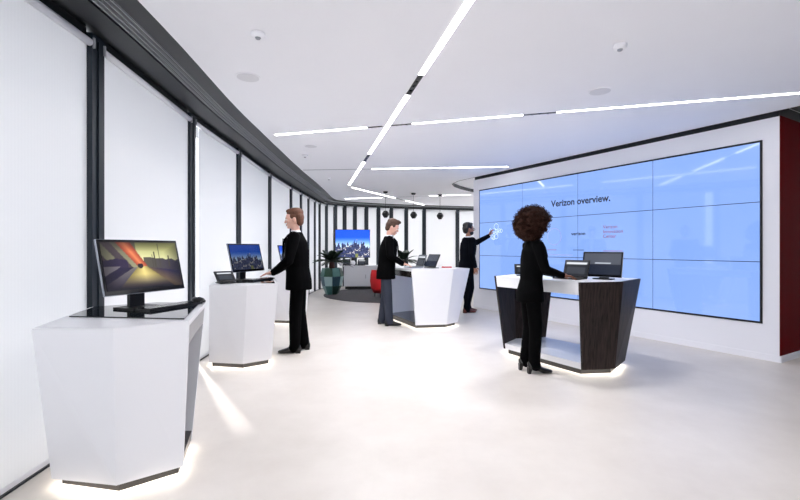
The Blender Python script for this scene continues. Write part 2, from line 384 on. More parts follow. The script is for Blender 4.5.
def ring(s, z, r, wd, m, name):
    n = 28; mb = MB(); vs = []
    for k in range(n):
        a = 2*PI*k/n
        for q in (r, r-wd): vs.append((vl(s)+q*math.cos(a), VW_OUT-.0015, z+q*math.sin(a)))
    mb.add(vs, [(2*k, 2*((k+1) % n), 2*((k+1) % n)+1, 2*k+1) for k in range(n)]); return mb.build(name, m, vw)
ring(2.22, 1.50, .15, .008, 'inkfaint', 'red_ring')
for k in range(14):
    a = random.random()*6.28; rr = random.uniform(.04, .2); ring(.72+rr*math.cos(a), 1.60+rr*math.sin(a), random.uniform(.025, .07), .009, 'inkpale', 'touch_ring')

# ------------------------------------------------------------------ ceiling light lines
def cp(x, y, h=HC): d = F*(h-EYE)/(HOR-y); return Vector(((x-400)/F*d, d))
def line_light(label, pts, kinds, wd=.052):
    a = cp(*pts[0]) if not isinstance(pts[0], Vector) else pts[0]
    b_ = cp(*pts[-1]) if not isinstance(pts[-1], Vector) else pts[-1]
    t = (b_-a).normalized(); ang = math.atan2(t.y, t.x)
    e = thing('linear_ceiling_light', label, 'light', (a.x, a.y, HC), ang, 'linear lights let into the ceiling')
    ds = [((p if isinstance(p, Vector) else cp(*p))-a).dot(t) for p in pts]
    for k, kd in enumerate(kinds):
        x0, x1 = ds[k]+.004, ds[k+1]-.004; nm, mm = {'w': ('diffuser', 'strip'), 'b': ('spotlight_insert', 'black'), 'g': ('unlit_diffuser', 'plastic_grey')}[kd]
        MB().box(x0, x1, -wd/2, wd/2, -.0022, -.0010).build(nm, mm, e)
        if kd == 'b' and x1-x0 > .2:
            sd = bpy.data.lights.new('spot_light', 'SPOT'); so = bpy.data.objects.new('spot_light', sd); COL.objects.link(so); so.parent = e
            so.location = ((x0+x1)/2, 0, -.03); sd.energy = SPOT; sd.spot_size = 2.75; sd.spot_blend = 1; sd.shadow_soft_size = .06; sd.color = (.97, .97, 1)
            for q in range(3): MB().lathe([(wd*.3, -.006), (wd*.36, -.0023)], 12, x0+(x1-x0)*(.25+.25*q), 0).build('spot_lens', 'blackgloss', e)
    return e
dA = (cp(349, 185)-cp(421, 75)).normalized()
line_light('bright ceiling light line running from the top of the photo towards the far windows',
           [cp(421, 75)-dA*4.4, cp(421, 75)-dA*2.6, cp(421, 75)-dA*2.1, (421, 75), (407, 95), (386.5, 125), (370, 154), (362, 162), (349, 185)], 'wbwbwwbw')  # first insert, out of view, is added for its light near the camera
dB = (cp(800, 93)-cp(275, 135)).normalized()
line_light('long ceiling light line crossing the room from the window soffit to the screen wall',
           [(275, 135), (367, 127.4), (383, 126.2)], 'wb')
line_light('ceiling light line right of the crossing, running to the screen wall corner',
           [(391, 125.5), (412, 123.8), (523, 114.6), (557, 111.5), (690, 101), cp(800, 93)+dB*.6], 'bwbww', .045)
line_light('ceiling light line behind the crossing, its left half unlit grey', [(303, 170), (372, 169.3), (440, 168), (508, 166.8)], 'gww')
line_light('slanting far ceiling light line above the pendants', [(352, 187.5), (394.5, 198), (405, 200.6), (424, 205)], 'wbw', .05)
line_light('farthest ceiling light line in front of the curved windows', [(345, 198.8), (381.5, 197.3), (429, 195.8), (470, 194.6)], 'wgw', .05)
for o in bpy.data.objects:
    if o.get('category') == 'light': pass
def disc(name, label, cat, px, py, r, rows, m):
    p = cp(px, py); e = MB().lathe([(rr*r, -z) for rr, z in rows], 24).build(name, m); e.location = (p.x, p.y, HC); tag(e, label, cat); return e
mat('grille', (226, 226, 230), .7, var=.05, scale=200)
def speaker(label, px, py, r=.11):
    p = cp(px, py); e = thing('ceiling_speaker', label, 'speaker', (p.x, p.y, HC), 0, 'round speakers in the ceiling')
    MB().lathe([(r, -.006), (r*1.0, -.0005)], 28).build('bezel', 'ceiling', e); MB().lathe([(r*.88, -.009), (r*.88, -.005)], 28).build('grille', 'grille', e)
def detector(label, px, py, r=.05):
    p = cp(px, py); e = thing('smoke_detector', label, 'smoke detector', (p.x, p.y, HC), 0, 'smoke detectors on the ceiling')
    MB().lathe([(r*.75, -.035), (r, -.02), (r, -.0005)], 24).build('housing', 'ceiling', e, True); MB().lathe([(r*.3, -.045), (r*.45, -.033)], 16).build('sensor_cap', 'plastic_grey', e)
speaker('flat round speaker in the ceiling left, near the window soffit', 248, 77)
speaker('flat round speaker in the ceiling right, above the title on the video wall', 600, 91)
detector('small round smoke detector on the ceiling at top left', 258, 33)
detector('small round smoke detector on the ceiling at top right', 620, 45)
speaker('small round speaker in the ceiling between soffit and the long light line', 311, 146, .1)
detector('tiny round detector on the ceiling beside the soffit, left of the light crossing', 305, 155)
detector('tiny round detector on the ceiling below the unlit grey light line', 329, 178)
for k, (px, py, nm) in enumerate([(385.5, 191.5, 'left'), (413.5, 193, 'middle'), (440, 194.5, 'right')]):
    p = cp(px, py); e = thing('pendant_lamp', 'black faceted pendant lamp on a thin cord, %s one of three' % nm, 'pendant lamp', (p.x, p.y, HC), 0, 'black pendants by the far windows')
    MB().lathe([(.045, -.05), (.065, -.025), (.065, -.001)], 16).build('canopy', 'black', e); MB().tube([(0, 0, -.05), (0, 0, -.53)], .005, 6).build('cord', 'black', e)
    MB().lathe([(.045, -.72), (.1, -.64), (.1, -.6), (.05, -.53)], 7).build('shade', 'black', e); MB().lathe([(.035, -.735), (.035, -.71)], 12).build('bulb', 'grille', e)

# ------------------------------------------------------------------ desks
def desk(name, label, loc, u, L, D, bul, vb, H, ins, mats, back=False, glass=False, zbot=.055, skew=0.0):
    """local x along the working edge (near end at -L/2), local y away from the operator.
    ins = (end inset, front inset, back inset) of the foot against the top"""
    ang = math.atan2(u[1], u[0])
    e = thing(name, label, 'desk', (*loc, 0), ang)
    ie, if_, ib = ins
    def pl(L_, y0, y1, b_, sk=0): 
        ym = y0+(y1-y0)*vb
        return {-1: [(-L_/2, y0), (-L_/2-b_, ym), (-L_/2+sk, y1)], 1: [(L_/2, y0), (L_/2+b_, ym), (L_/2-sk, y1)]}
    top = pl(L, 0, D, bul); bot = pl(L-2*ie, if_, D-ib, bul*.9, skew)
    th = .028
    for sgn in (-1, 1):
        mb = MB(); t3 = top[sgn]; b3 = bot[sgn]
        for k in (0, 1):
            def q(p, z, inn): return (p[0]-sgn*inn, p[1], z)
            a0, a1, c0, c1 = b3[k], b3[k+1], t3[k], t3[k+1]
            mb.hexa([q(a0, zbot, 0), q(a1, zbot, 0), q(a1, zbot, th), q(a0, zbot, th)], [q(c0, H, 0), q(c1, H, 0), q(c1, H, th), q(c0, H, th)])
        o = mb.build('end_panel', mats['shell'], e)
        bm = bmesh.new(); bm.from_mesh(o.data); bmesh.ops.remove_doubles(bm, verts=bm.verts, dist=.0005); bm.to_mesh(o.data); bm.free()
    def hexp(f, ix=0, iy0=0, iy1=0):          # hexagon outline at height fraction f, inset
        def mixp(p, q): return (p[0]*(1-f)+q[0]*f, p[1]*(1-f)+q[1]*f)
        l = [mixp(p, q) for p, q in zip(bot[-1], top[-1])]; r = [mixp(p, q) for p, q in zip(bot[1], top[1])]
        l = [(l[0][0]+ix, l[0][1]+iy0), (l[1][0]+ix, l[1][1]), (l[2][0]+ix, l[2][1]-iy1)]; r = [(r[0][0]-ix, r[0][1]+iy0), (r[1][0]-ix, r[1][1]), (r[2][0]-ix, r[2][1]-iy1)]
        return [l[0], r[0], r[1], r[2], l[2], l[1]]
    fz = lambda z: (z-zbot)/(H-zbot)
    MB().prism(hexp(fz(H-.03), th+.002, .001, .001), H-.03, H+.001, hexp(1, th+.002, .001, .001)).build('worktop', mats['top'], e)
    ap = mats.get('aph', .10)
    def strip(name, y_side, z0, z1, m, t=.02):
        mb = MB(); p0 = hexp(fz(z0), th+.003); p1 = hexp(fz(z1), th+.003)
        if y_side == 0: a, b_ = (p0[0], p0[1]), (p1[0], p1[1]); s_ = 1
        else: a, b_ = (p0[4], p0[3]), (p1[4], p1[3]); s_ = -1
        mb.hexa([(*a[0], z0), (*a[1], z0), (a[1][0], a[1][1]+s_*t, z0), (a[0][0], a[0][1]+s_*t, z0)], [(*b_[0], z1), (*b_[1], z1), (b_[1][0], b_[1][1]+s_*t, z1), (b_[0][0], b_[0][1]+s_*t, z1)])
        mb.build(name, m, e)
    strip('apron', 0, H-ap, H-.031, mats['apron']); 
    if back: strip('back_panel', 1, .14, H-.031, mats['shell'])
    else: strip('apron', 1, H-ap*.7, H-.031, mats['apron'])
    zs = mats.get('shelfz', .115)
    MB().prism(hexp(0, th+.002, .004, .004), zbot, zs, hexp(fz(zs), th+.002, .004, .004)).build('base_shelf', mats['shelf'], e)
    pi_ = .05
    pp = hexp(0, pi_, pi_*.6, pi_*.6)
    MB().prism(pp, 0, zbot-.002).build('plinth', 'plinth', e)
    MB().prism(hexp(0, .012, .012, .012), zbot-.0016, zbot-.0006).build('underglow_strip', 'led', e)
    if glass:
        h6 = hexp(1, .05, .03, .03); g = [(h6[0][0]+.0, h6[0][1]), h6[1], h6[2], h6[3], (h6[4][0]+.30, h6[4][1])]
        MB().prism(g, H+.0015, H+.008).build('glass_inlay', 'glassblack', e)
    return e
WH = dict(shell='white_lacquer', top='white_lacquer', apron='grey_edge', shelf='shelfdark', aph=.13)
KU = Vector((-.32, .947)).normalized(); KV = Vector((-KU.y, KU.x))       # kiosk axes: away from the camera / towards the window
KA = Vector((-1.112, 2.267)); KL, KD, KH = .80, .68, .915
KC = KA+KU*KL/2
KOFF = [Vector((0, 0)), Vector((-.2, 2.36)), Vector((-.42, 5.12))]
KLAB = ['white faceted kiosk desk nearest the camera at the left, dark glass in its top',
        'white faceted kiosk desk where the red-haired man works',
        'white kiosk desk mostly hidden behind the red-haired man']
for k, o_ in enumerate(KOFF):
    c = KC+o_
    desk('kiosk_desk', KLAB[k], (c.x, c.y), KU, KL, KD, .12, .46, KH, (.215, .06, -.03), WH, back=True, glass=True, skew=.08)['group'] = 'white kiosk desks along the windows'
# middle desk and dark wood desk: local x runs from the far end to the near end reversed so y points away from the operator
U3 = Vector((-.40, .917)).normalized()                 # from near end to far end
def place(A, U, L): return A+U*L/2
A3 = Vector((.19, 6.83)); A4 = Vector((1.80, 4.28)); U4 = Vector((-.52, .854)).normalized()
def rdesk(name, label, A, U, L, D, *a, **k):             # operator on the left side (-V): mirror so that y grows to the right
    V = Vector((U.y, -U.x)); c = A+U*L/2
    # local x = -U so that local y = V
    return desk(name, label, (c.x, c.y), (-U.x, -U.y), L, D, *a, **k)
rdesk('meeting_desk', 'white faceted desk with dark open shelf where the young man types', A3, U3, 1.30, 1.08, .14, .63, .955, (.06, .1, .2),
      dict(shell='white_lacquer', top='white_lacquer', apron='shelfdark', shelf='shelfdark', aph=.13, shelfz=.09))
rdesk('meeting_desk', 'dark wood faceted desk with white apron and white open shelf at the right', A4, U4, 1.22, 1.06, .15, .45, .955, (.05, .11, .22),
      dict(shell='darkwood', top='white_lacquer', apron='white_lacquer', shelf='white_lacquer', aph=.13, shelfz=.12))

# ------------------------------------------------------------------ screens and desk things
def mixc(a, b, t): t = max(0, min(1, t)); return tuple(x*(1-t)+y*t for x, y in zip(a, b))
def road_pic(u, v):
    hz = .56                                    # horizon
    c = mixc((232, 230, 176), (150, 150, 92), (v-hz)/.4+.5*(u-.6))
    if u > .5 and v < hz+.02+.10*abs(math.sin(u*23))*max(0, u-.5)-.22*(u-.5) + .10: c = mixc((88, 84, 70), (48, 42, 62), (u-.5)*2.2)     # building row, right
    for pu, top in ((.725, .97), (.66, .80), (.625, .74), (.86, .70)):
        if abs(u-pu) < .006 and v < top and v > .45: c = (66, 62, 52)
    if v < hz:
        t = (hz-v)/hz; x = (u-.47)/max(.02, t)
        if -.34 < x < .42 and v < hz: c = mixc(mixc((226, 206, 128), (120, 108, 62), abs(x-.05)*2.2), (40, 34, 52), max(0, t-.45)*1.9)
        elif -1.0 < x <= -.34: c = mixc((128, 124, 118), (44, 38, 56), t*1.1) if x > -.6 else (36, 30, 54)
        elif x >= .42 and v < .47-.25*(u-.5): c = mixc((96, 78, 60), (38, 32, 66), (x-.42)*1.6)
        elif x <= -1: c = (38, 32, 58)
    if u < .42 and v > .46:
        c = mixc((186, 186, 140), (96, 92, 78), v*1.0) if (u*2.2+v) % .5 > .24 else (70, 60, 66)
        if u < .3 and v < .66-.3*abs(u-.16): c = (46, 38, 64)
    if u < .2 and v < .5 and (v-.30) > .9*u: c = (110, 104, 112)
    ax = .27+(1-v)*.40; aw = .075-.05*(1-v)
    if v > .48 and abs(u-ax) < aw+.015: c = mixc((222, 128, 84), (150, 60, 44), abs(u-ax)/(aw+.015))
    if (u-.45)**2/.0016+(v-.49)**2/.003 < 1: c = (40, 30, 40)
    e = min(u, v*1.2, 1-u, 1-v); k = .55+.45*min(1, e*5)
    return tuple(min(255, max(0, q*k)) for q in c)
RB = [(random.random(), random.random()) for _ in range(400)]
def city_pic(u, v):
    i = int(u*46); h = .34+.22*RB[i][0]+.12*math.exp(-((u-.55)/.2)**2)
    if v > h:
        k = (v-.4)/.6; return mixc((176, 204, 240), (10, 72, 206), (v-.42)*3.2)
    if .58 < u < .66 and v < .14: return (110, 116, 70)
    j = (i*37+int(v*26)*11) % 400; r = RB[j][1]
    return (176, 172, 172) if r > .92 else (22+44*r, 28+48*r, 56+62*r)
def dark_city(u, v): return tuple(c*.55+8 for c in city_pic(u, v))
def quadscreen(par, W_, H_, y, m_pic, fn, nx, ny):
    picture('screen', nx, ny, fn, lambda u, v: ((u-.5)*W_, y, (v-.5)*H_), m_pic, par)
def monitor(name, label, loc, yaw, W_, H_, tilt, zc, fn, base=(.2, .17), res=(110, 66), group=None):
    """screen faces local -y; loc = point on the worktop under the stand, zc = screen centre above it"""
    e = thing(name, label, 'monitor', loc, yaw, group)
    R = Matrix.Translation((0, -.05, zc)) @ Matrix.Rotation(-tilt, 4, 'X')
    h = MB(); h.T = R; h.box(-W_/2, W_/2, 0, .014, -H_/2, H_/2).box(-W_*.3, W_*.3, .014, .05, -H_*.3, H_*.3); hs = h.build('housing', 'silver', e, bevel=.003)
    b_ = MB(); b_.T = R; b_.box(-W_/2+.003, W_/2-.003, -.003, 0, -H_/2+.003, H_/2-.003); b_.build('bezel', 'blackgloss', e)
    picture('screen', res[0], res[1], fn, lambda u, v: tuple(R @ Vector(((u-.5)*(W_-.035), -.0045, (v-.5)*(H_-.045)+.004))), 'picture', e)
    MB().box(-.05, .05, .005, .03, .01, zc).build('stand_neck', 'black', e)
    MB().prism([(-base[0]/2, -base[1]/2), (base[0]/2, -base[1]/2), (base[0]/2, base[1]/2), (-base[0]/2, base[1]/2)], .0, .012).build('stand_foot', 'black', e)
    return e
MYAW = math.atan2(.49, .18)                 # the monitors' long side direction
TOPZ = KH+.0085
for k, o_ in enumerate(KOFF):
    lab = ['wide monitor with a road picture on the nearest kiosk', 'monitor with a city skyline on the middle kiosk', 'small blue-lit monitor behind the red-haired man']
    p = Vector((-1.645, 2.70))+o_
    monitor('monitor', lab[k], (p.x, p.y, TOPZ), MYAW, .55, .335, .24, .265, road_pic if k == 0 else dark_city if k == 1 else city_pic)['group'] = 'monitors on the kiosks'
    if k < 2:
        q = Vector((-1.462, 2.745))+o_
        e = thing('keyboard', ['black keyboard in front of the road-picture monitor', 'black keyboard under the red-haired man\'s hand'][k], 'keyboard', (q.x, q.y, TOPZ), MYAW, 'keyboards on the kiosks')
        MB().box(-.2, .2, -.06, .06, 0, .012).build('case', 'black', e)
        for r in range(5):
            for c in range(13): MB().box(-.19+c*.0292, -.165+c*.0292, -.053+r*.0215, -.036+r*.0215, .012, .017).build('key', 'blackgloss', e)
q = Vector((-1.40, 2.985))
e = tag(MB().stack([(0, 0, 0, .034, .055), (.012, 0, 0, .036, .058), (.028, 0, .004, .027, .045), (.036, 0, .008, .012, .025)], 16).build('computer_mouse', 'black', smooth=True), 'black computer mouse on the dark glass of the nearest kiosk', 'mouse')
e.location = (q.x, q.y, TOPZ); e.rotation_euler = (0, 0, MYAW)
MB().box(-.004, .004, .02, .04, .028, .036).build('scroll_wheel', 'plastic_grey', e)
def ui_pic(u, v):
    if v > .8: return (210, 214, 220) if .05 < u < .95 and v < .93 else (60, 62, 70)
    return (50, 54, 62) if .1 < u < .9 and .15 < v < .6 else (28, 30, 36)
def dim_pic(u, v):
    if .3 < u < .75 and .50 < v < .55: return (200, 206, 216)
    return (74, 78, 88) if v > .48 else (30, 36, 50)
def tablet(label, loc, yaw, W_, H_, tilt, fn=ui_pic, cat='tablet', grp=None):
    e = thing('tablet_on_stand', label, cat, loc, yaw, grp)
    R = Matrix.Translation((0, 0, .02)) @ Matrix.Rotation(-tilt, 4, 'X')
    h = MB(); h.T = R; h.box(-W_/2, W_/2, 0, .012, 0, H_); h.build('housing', 'black', e, bevel=.003)
    picture('screen', 24, 16, fn, lambda u, v: tuple(R @ Vector(((u-.5)*(W_-.03), -.001, .015+v*(H_-.03)))), 'picture', e)
    top = R @ Vector((0, .012, H_*.7)); MB().hexa([(-.03, top.y, 0), (.03, top.y, 0), (.03, top.y+.01, 0), (-.03, top.y+.01, 0)], [(-.03, top.y-.004, top.z), (.03, top.y-.004, top.z), (.03, top.y+.006, top.z), (-.03, top.y+.006, top.z)]).build('stand_leg', 'black', e)
    MB().box(-W_*.4, W_*.4, -.03, top.y+.02, 0, .01).build('stand_foot', 'black', e)
    return e
def laptop(label, loc, yaw, W_, D_, open_, fn=ui_pic, shell='silver'):
    e = thing('laptop', label, 'laptop', loc, yaw, 'laptops on the meeting desks')   # operator at -y
    MB().box(-W_/2, W_/2, 0, D_, 0, .016).build('base', shell, e, bevel=.003)
    MB().box(-W_*.44, W_*.44, D_*.4, D_*.9, .016, .018).build('keyboard_deck', 'black', e)
    MB().box(-W_*.14, W_*.14, D_*.06, D_*.34, .016, .0172).build('touchpad', 'plastic_grey', e)
    R = Matrix.Translation((0, D_, .016)) @ Matrix.Rotation(-open_, 4, 'X')
    h = MB(); h.T = R; h.box(-W_/2, W_/2, 0, .01, 0, D_); h.build('lid', shell, e, bevel=.003)
    picture('screen', 24, 16, fn, lambda u, v: tuple(R @ Vector(((u-.5)*(W_-.02), -.0012, .012+v*(D_-.024)))), 'picture', e)
    return e
DT = .957
tablet('black tablet tilted on a low stand at the left end of the middle kiosk', (-1.84, 4.58, TOPZ), .75, .20, .16, .85)
D4 = lambda u, v: A4+U4*u+Vector((U4.y, -U4.x))*v
D3 = lambda u, v: A3+U3*u+Vector((U3.y, -U3.x))*v
y4 = math.atan2(-U4.y, -U4.x); y3 = math.atan2(-U3.y, -U3.x)
p = D4(.15, .60); monitor('monitor', 'large dark all-in-one screen at the near end of the dark wood desk', (p.x, p.y, DT), y4+.25, .42, .28, .22, .165, dim_pic, (.2, .1), (40, 26))
p = D4(.37, .23); laptop('dark laptop with a bright toolbar under the woman\'s hands', (p.x, p.y, DT), y4+.1, .30, .2, .3, shell='black')
p = D4(1.02, .32); tablet('small black tablet behind the woman at the far end of the dark wood desk', (p.x, p.y, DT), y4+.9, .24, .13, .3)
p = D3(.60, .20); laptop('silver laptop under the young man\'s hands on the white desk', (p.x, p.y, DT), y3+.0, .30, .22, .35)
p = D3(.36, .50); tablet('black tablet on a stand on the middle white desk', (p.x, p.y, DT), y3+.1, .34, .24, .45, dim_pic)
p = D3(.38, .85); e = tag(MB().box(-.08, .08, -.05, .05, 0, .012).box(-.075, .075, -.045, .045, .012, .02).build('red_booklet', 'redfabric'), 'small red booklet at the right end of the middle white desk', 'booklet'); e.location = (p.x, p.y, DT); e.rotation_euler = (0, 0, .1)
MB().box(-.06, .06, -.03, .03, .0205, .022).build('label_panel', 'shirt', e)

# ------------------------------------------------------------------ far lounge corner
rug = MB().lathe([(2.0, .0005), (2.0, .012), (1.985, .014)], 64).build('round_rug', 'rug'); rug.location = (-.12, 12.1, 0); tag(rug, 'dark grey round rug under the red chair', 'rug')
cz = thing('credenza', 'long low white sideboard under the television', 'sideboard', (-.85, 13.75, 0), .06)
MB().box(-.92, 1.2, -.28, .28, .10, .72).build('body', 'white_lacquer', cz); MB().box(-.94, 1.22, -.3, .3, .72, .745).build('worktop', 'white_lacquer', cz)
MB().box(-.88, 1.16, -.25, .25, .014, .10).build('plinth', 'black', cz)
for k in range(3): 
    d_ = MB().box(-.90+.7*k, -.215+.7*k, -.292, -.281, .12, .70).build('door', 'white_lacquer', cz); MB().box(-.25+.7*k, -.235+.7*k, -.302, -.293, .35, .47).build('handle', 'plastic_grey', d_)
tv = thing('television', 'television with a bright city skyline above the white sideboard', 'television', (-1.52, 13.82, .7455), .10)
MB().box(-.56, .56, 0, .05, .24, 1.15).build('housing', 'blackgloss', tv, bevel=.006)
picture('screen', 120, 70, city_pic, lambda u, v: ((u-.5)*1.09, -.002, .255+v*.88), picmat('tvpicture', 1.1), tv)
MB().box(-.05, .05, .02, .045, .02, .3).build('stand_neck', 'black', tv); MB().box(-.25, .25, -.09, .1, 0, .02).build('stand_foot', 'black', tv)
tablet('small dark tablet on the left end of the sideboard', (-1.66, 13.57, .7455), .1, .2, .26, .3, grp='tablets on the sideboard')
tablet('small dark tablet on the sideboard below the television centre', (-1.22, 13.57, .7455), -.2, .26, .18, .4, grp='tablets on the sideboard')
for xx, nm in ((-1.86, 'left end of the sideboard'), (-1.48, 'sideboard between the two tablets')):
    e = tag(MB().lathe([(.03, 0), (.07, .05), (.075, .1), (.05, .15), (.045, .16)], 16).build('vase', 'white_lacquer', smooth=True), 'small white vase on the '+nm, 'vase', 'vases on the sideboard'); e.location = (xx, 13.54, .7455)
    MB().lathe([(.038, .158), (.036, .163)], 12).build('opening', 'soil', e)
# red tub chair, back to the camera
ch = thing('tub_chair', 'red rounded tub chair on the rug beside the young man', 'chair', (-.47, 11.25, .0147), .6)
rows = []
n = 28; seg_a = [math.radians(-140+280*k/n) for k in range(n+1)]
mb = MB(); rings = []
for a in seg_a:
    hgt = .62+.1*math.cos(a*.5)**2; c_, s_ = math.cos(a+PI), math.sin(a+PI)
    ring_ = []
    for r_, z in ((.22, .12), (.29, .26), (.315, .42), (.30, .58), (.275, hgt), (.235, hgt), (.25, .55), (.25, .40), (.22, .3)): ring_.append((r_*c_, r_*s_, z))
    rings.append(ring_)
mb.loft(rings).build('shell', 'redfabric', ch, True)
MB().lathe([(.2, .14), (.25, .2), (.25, .38), (.2, .42)], 24).build('seat_cushion', 'redfabric', ch, True)
for k in range(4): a = PI/4+k*PI/2; MB().tube([(.17*math.cos(a), .17*math.sin(a), .16), (.2*math.cos(a), .2*math.sin(a), .004)], .014, 8).build('leg', 'black', ch)
def palm(loc, label, seed, n=30, sc=1.0, m='leaf', potted=True):
    random.seed(seed); e = thing('potted_palm', label, 'plant', loc)
    top = .73
    rows = [(.17, .0), (.275, .24), (.325, .5), (.27, .73)]
    for r in range(3):
        for k in range(8):
            a0, a1 = 2*PI*k/8+.2, 2*PI*(k+1)/8+.2; (r0, z0), (r1, z1) = rows[r], rows[r+1]
            def P(rr, a, z): return (rr*math.cos(a), rr*math.sin(a), z)
            da = .008/r1
            o4 = [P(r0, a0+da, z0+.002), P(r0, a1-da, z0+.002), P(r1, a1-da, z1-.002), P(r1, a0+da, z1-.002)]; i4 = [P(r0-.02, a0, z0+.002), P(r0-.02, a1, z0+.002), P(r1-.02, a1, z1-.002), P(r1-.02, a0, z1-.002)]
            MB().hexa(o4, i4).build('pot_panel', 'pot%d' % random.randrange(8), e)
    MB().lathe([(.16, .003), (.255, .24), (.30, .5), (.25, .69)], 8).build('pot_core', 'soil', e)
    MB().lathe([(.06, .68), (.085, .75), (.07, .85), (.05, .90)], 12).build('trunk', 'trunk', e)
    for k in range(n):
        a = 2*PI*k/n*1.618*2+random.random()*.3; el = random.uniform(.2, 1.15); Ln = random.uniform(.5, .66)*sc; mb = MB(); pts = []
        for q in range(9):
            t = q/8; rr = Ln*t*math.cos(el)*(1+.1*t); z = .88+Ln*(t*math.sin(el)-.55*t*t*(1.1-el*.5)); pts.append(Vector((rr*math.cos(a), rr*math.sin(a), z)))
        mb.tube(pts, [.008*(1-.8*q/8) for q in range(9)], 5)
        for q in range(1, 16):
            t = .12+.86*q/16; i0 = min(7, int(t*8)); p = pts[i0].lerp(pts[i0+1], t*8-i0); d_ = (pts[i0+1]-pts[i0]).normalized(); sd = Vector((-math.sin(a), math.cos(a), 0))
            ll = .17*sc*math.sin(PI*min(.95, t*.85+.12))
            for s_ in (-1, 1):
                tip = p+(sd*s_*.75+d_*.65+Vector((0, 0, -.12)))*ll; wv_ = d_*.017
                mb.add([p-wv_, p+wv_, p.lerp(tip, .55)+wv_+Vector((0, 0, .006)), tip, p.lerp(tip, .55)-wv_], [(0, 1, 2, 3, 4)])
        mb.build('frond', m, e)
    return e
palm((-1.90, 12.0, .0147), 'potted palm with dark fronds in a green patchwork pot', 3)
palm((.10, 12.9, .0147), 'potted palm half hidden between the young man and the white desk', 9, 20, 1.0, 'leaf')
random.seed(5)

# ------------------------------------------------------------------ people
def hand(mb, wr, d, nrm, side, curl=.35, r=.0085):
    """wrist point, pointing direction, back-of-hand normal, side=+1 if the thumb lies along nrm x d"""
    d = Vector(d).normalized(); nrm = Vector(nrm); nrm = (nrm-d*nrm.dot(d)).normalized(); s = nrm.cross(d).normalized()*side; wr = Vector(wr)
    mb.capsule(wr, .026, wr+d*.03, .026)
    for k in range(4): mb.capsule(wr+d*.02+s*(.020-.013*k), .015, wr+d*.085+s*(.031-.0205*k), .0125)
    for k, ln in enumerate((.072, .08, .074, .058)):
        b0 = wr+d*.088+s*(.033-.022*k); fd = (d+s*(.16-.11*k)).normalized(); m1 = b0+fd*ln*.5-nrm*ln*.12; f2 = (fd-nrm*curl*1.6).normalized(); mb.chain([b0, m1, m1+f2*ln*.5], [r, r*.92, r*.8], seg=10)
    t0 = wr+d*.025+s*.03; t1 = t0+(d*.6+s*.8).normalized()*.045-nrm*.006; t2 = t1+(d*.9+s*.35).normalized()*.035-nrm*.008; mb.chain([t0, t1, t2], [.014, .0105, .009], seg=10)
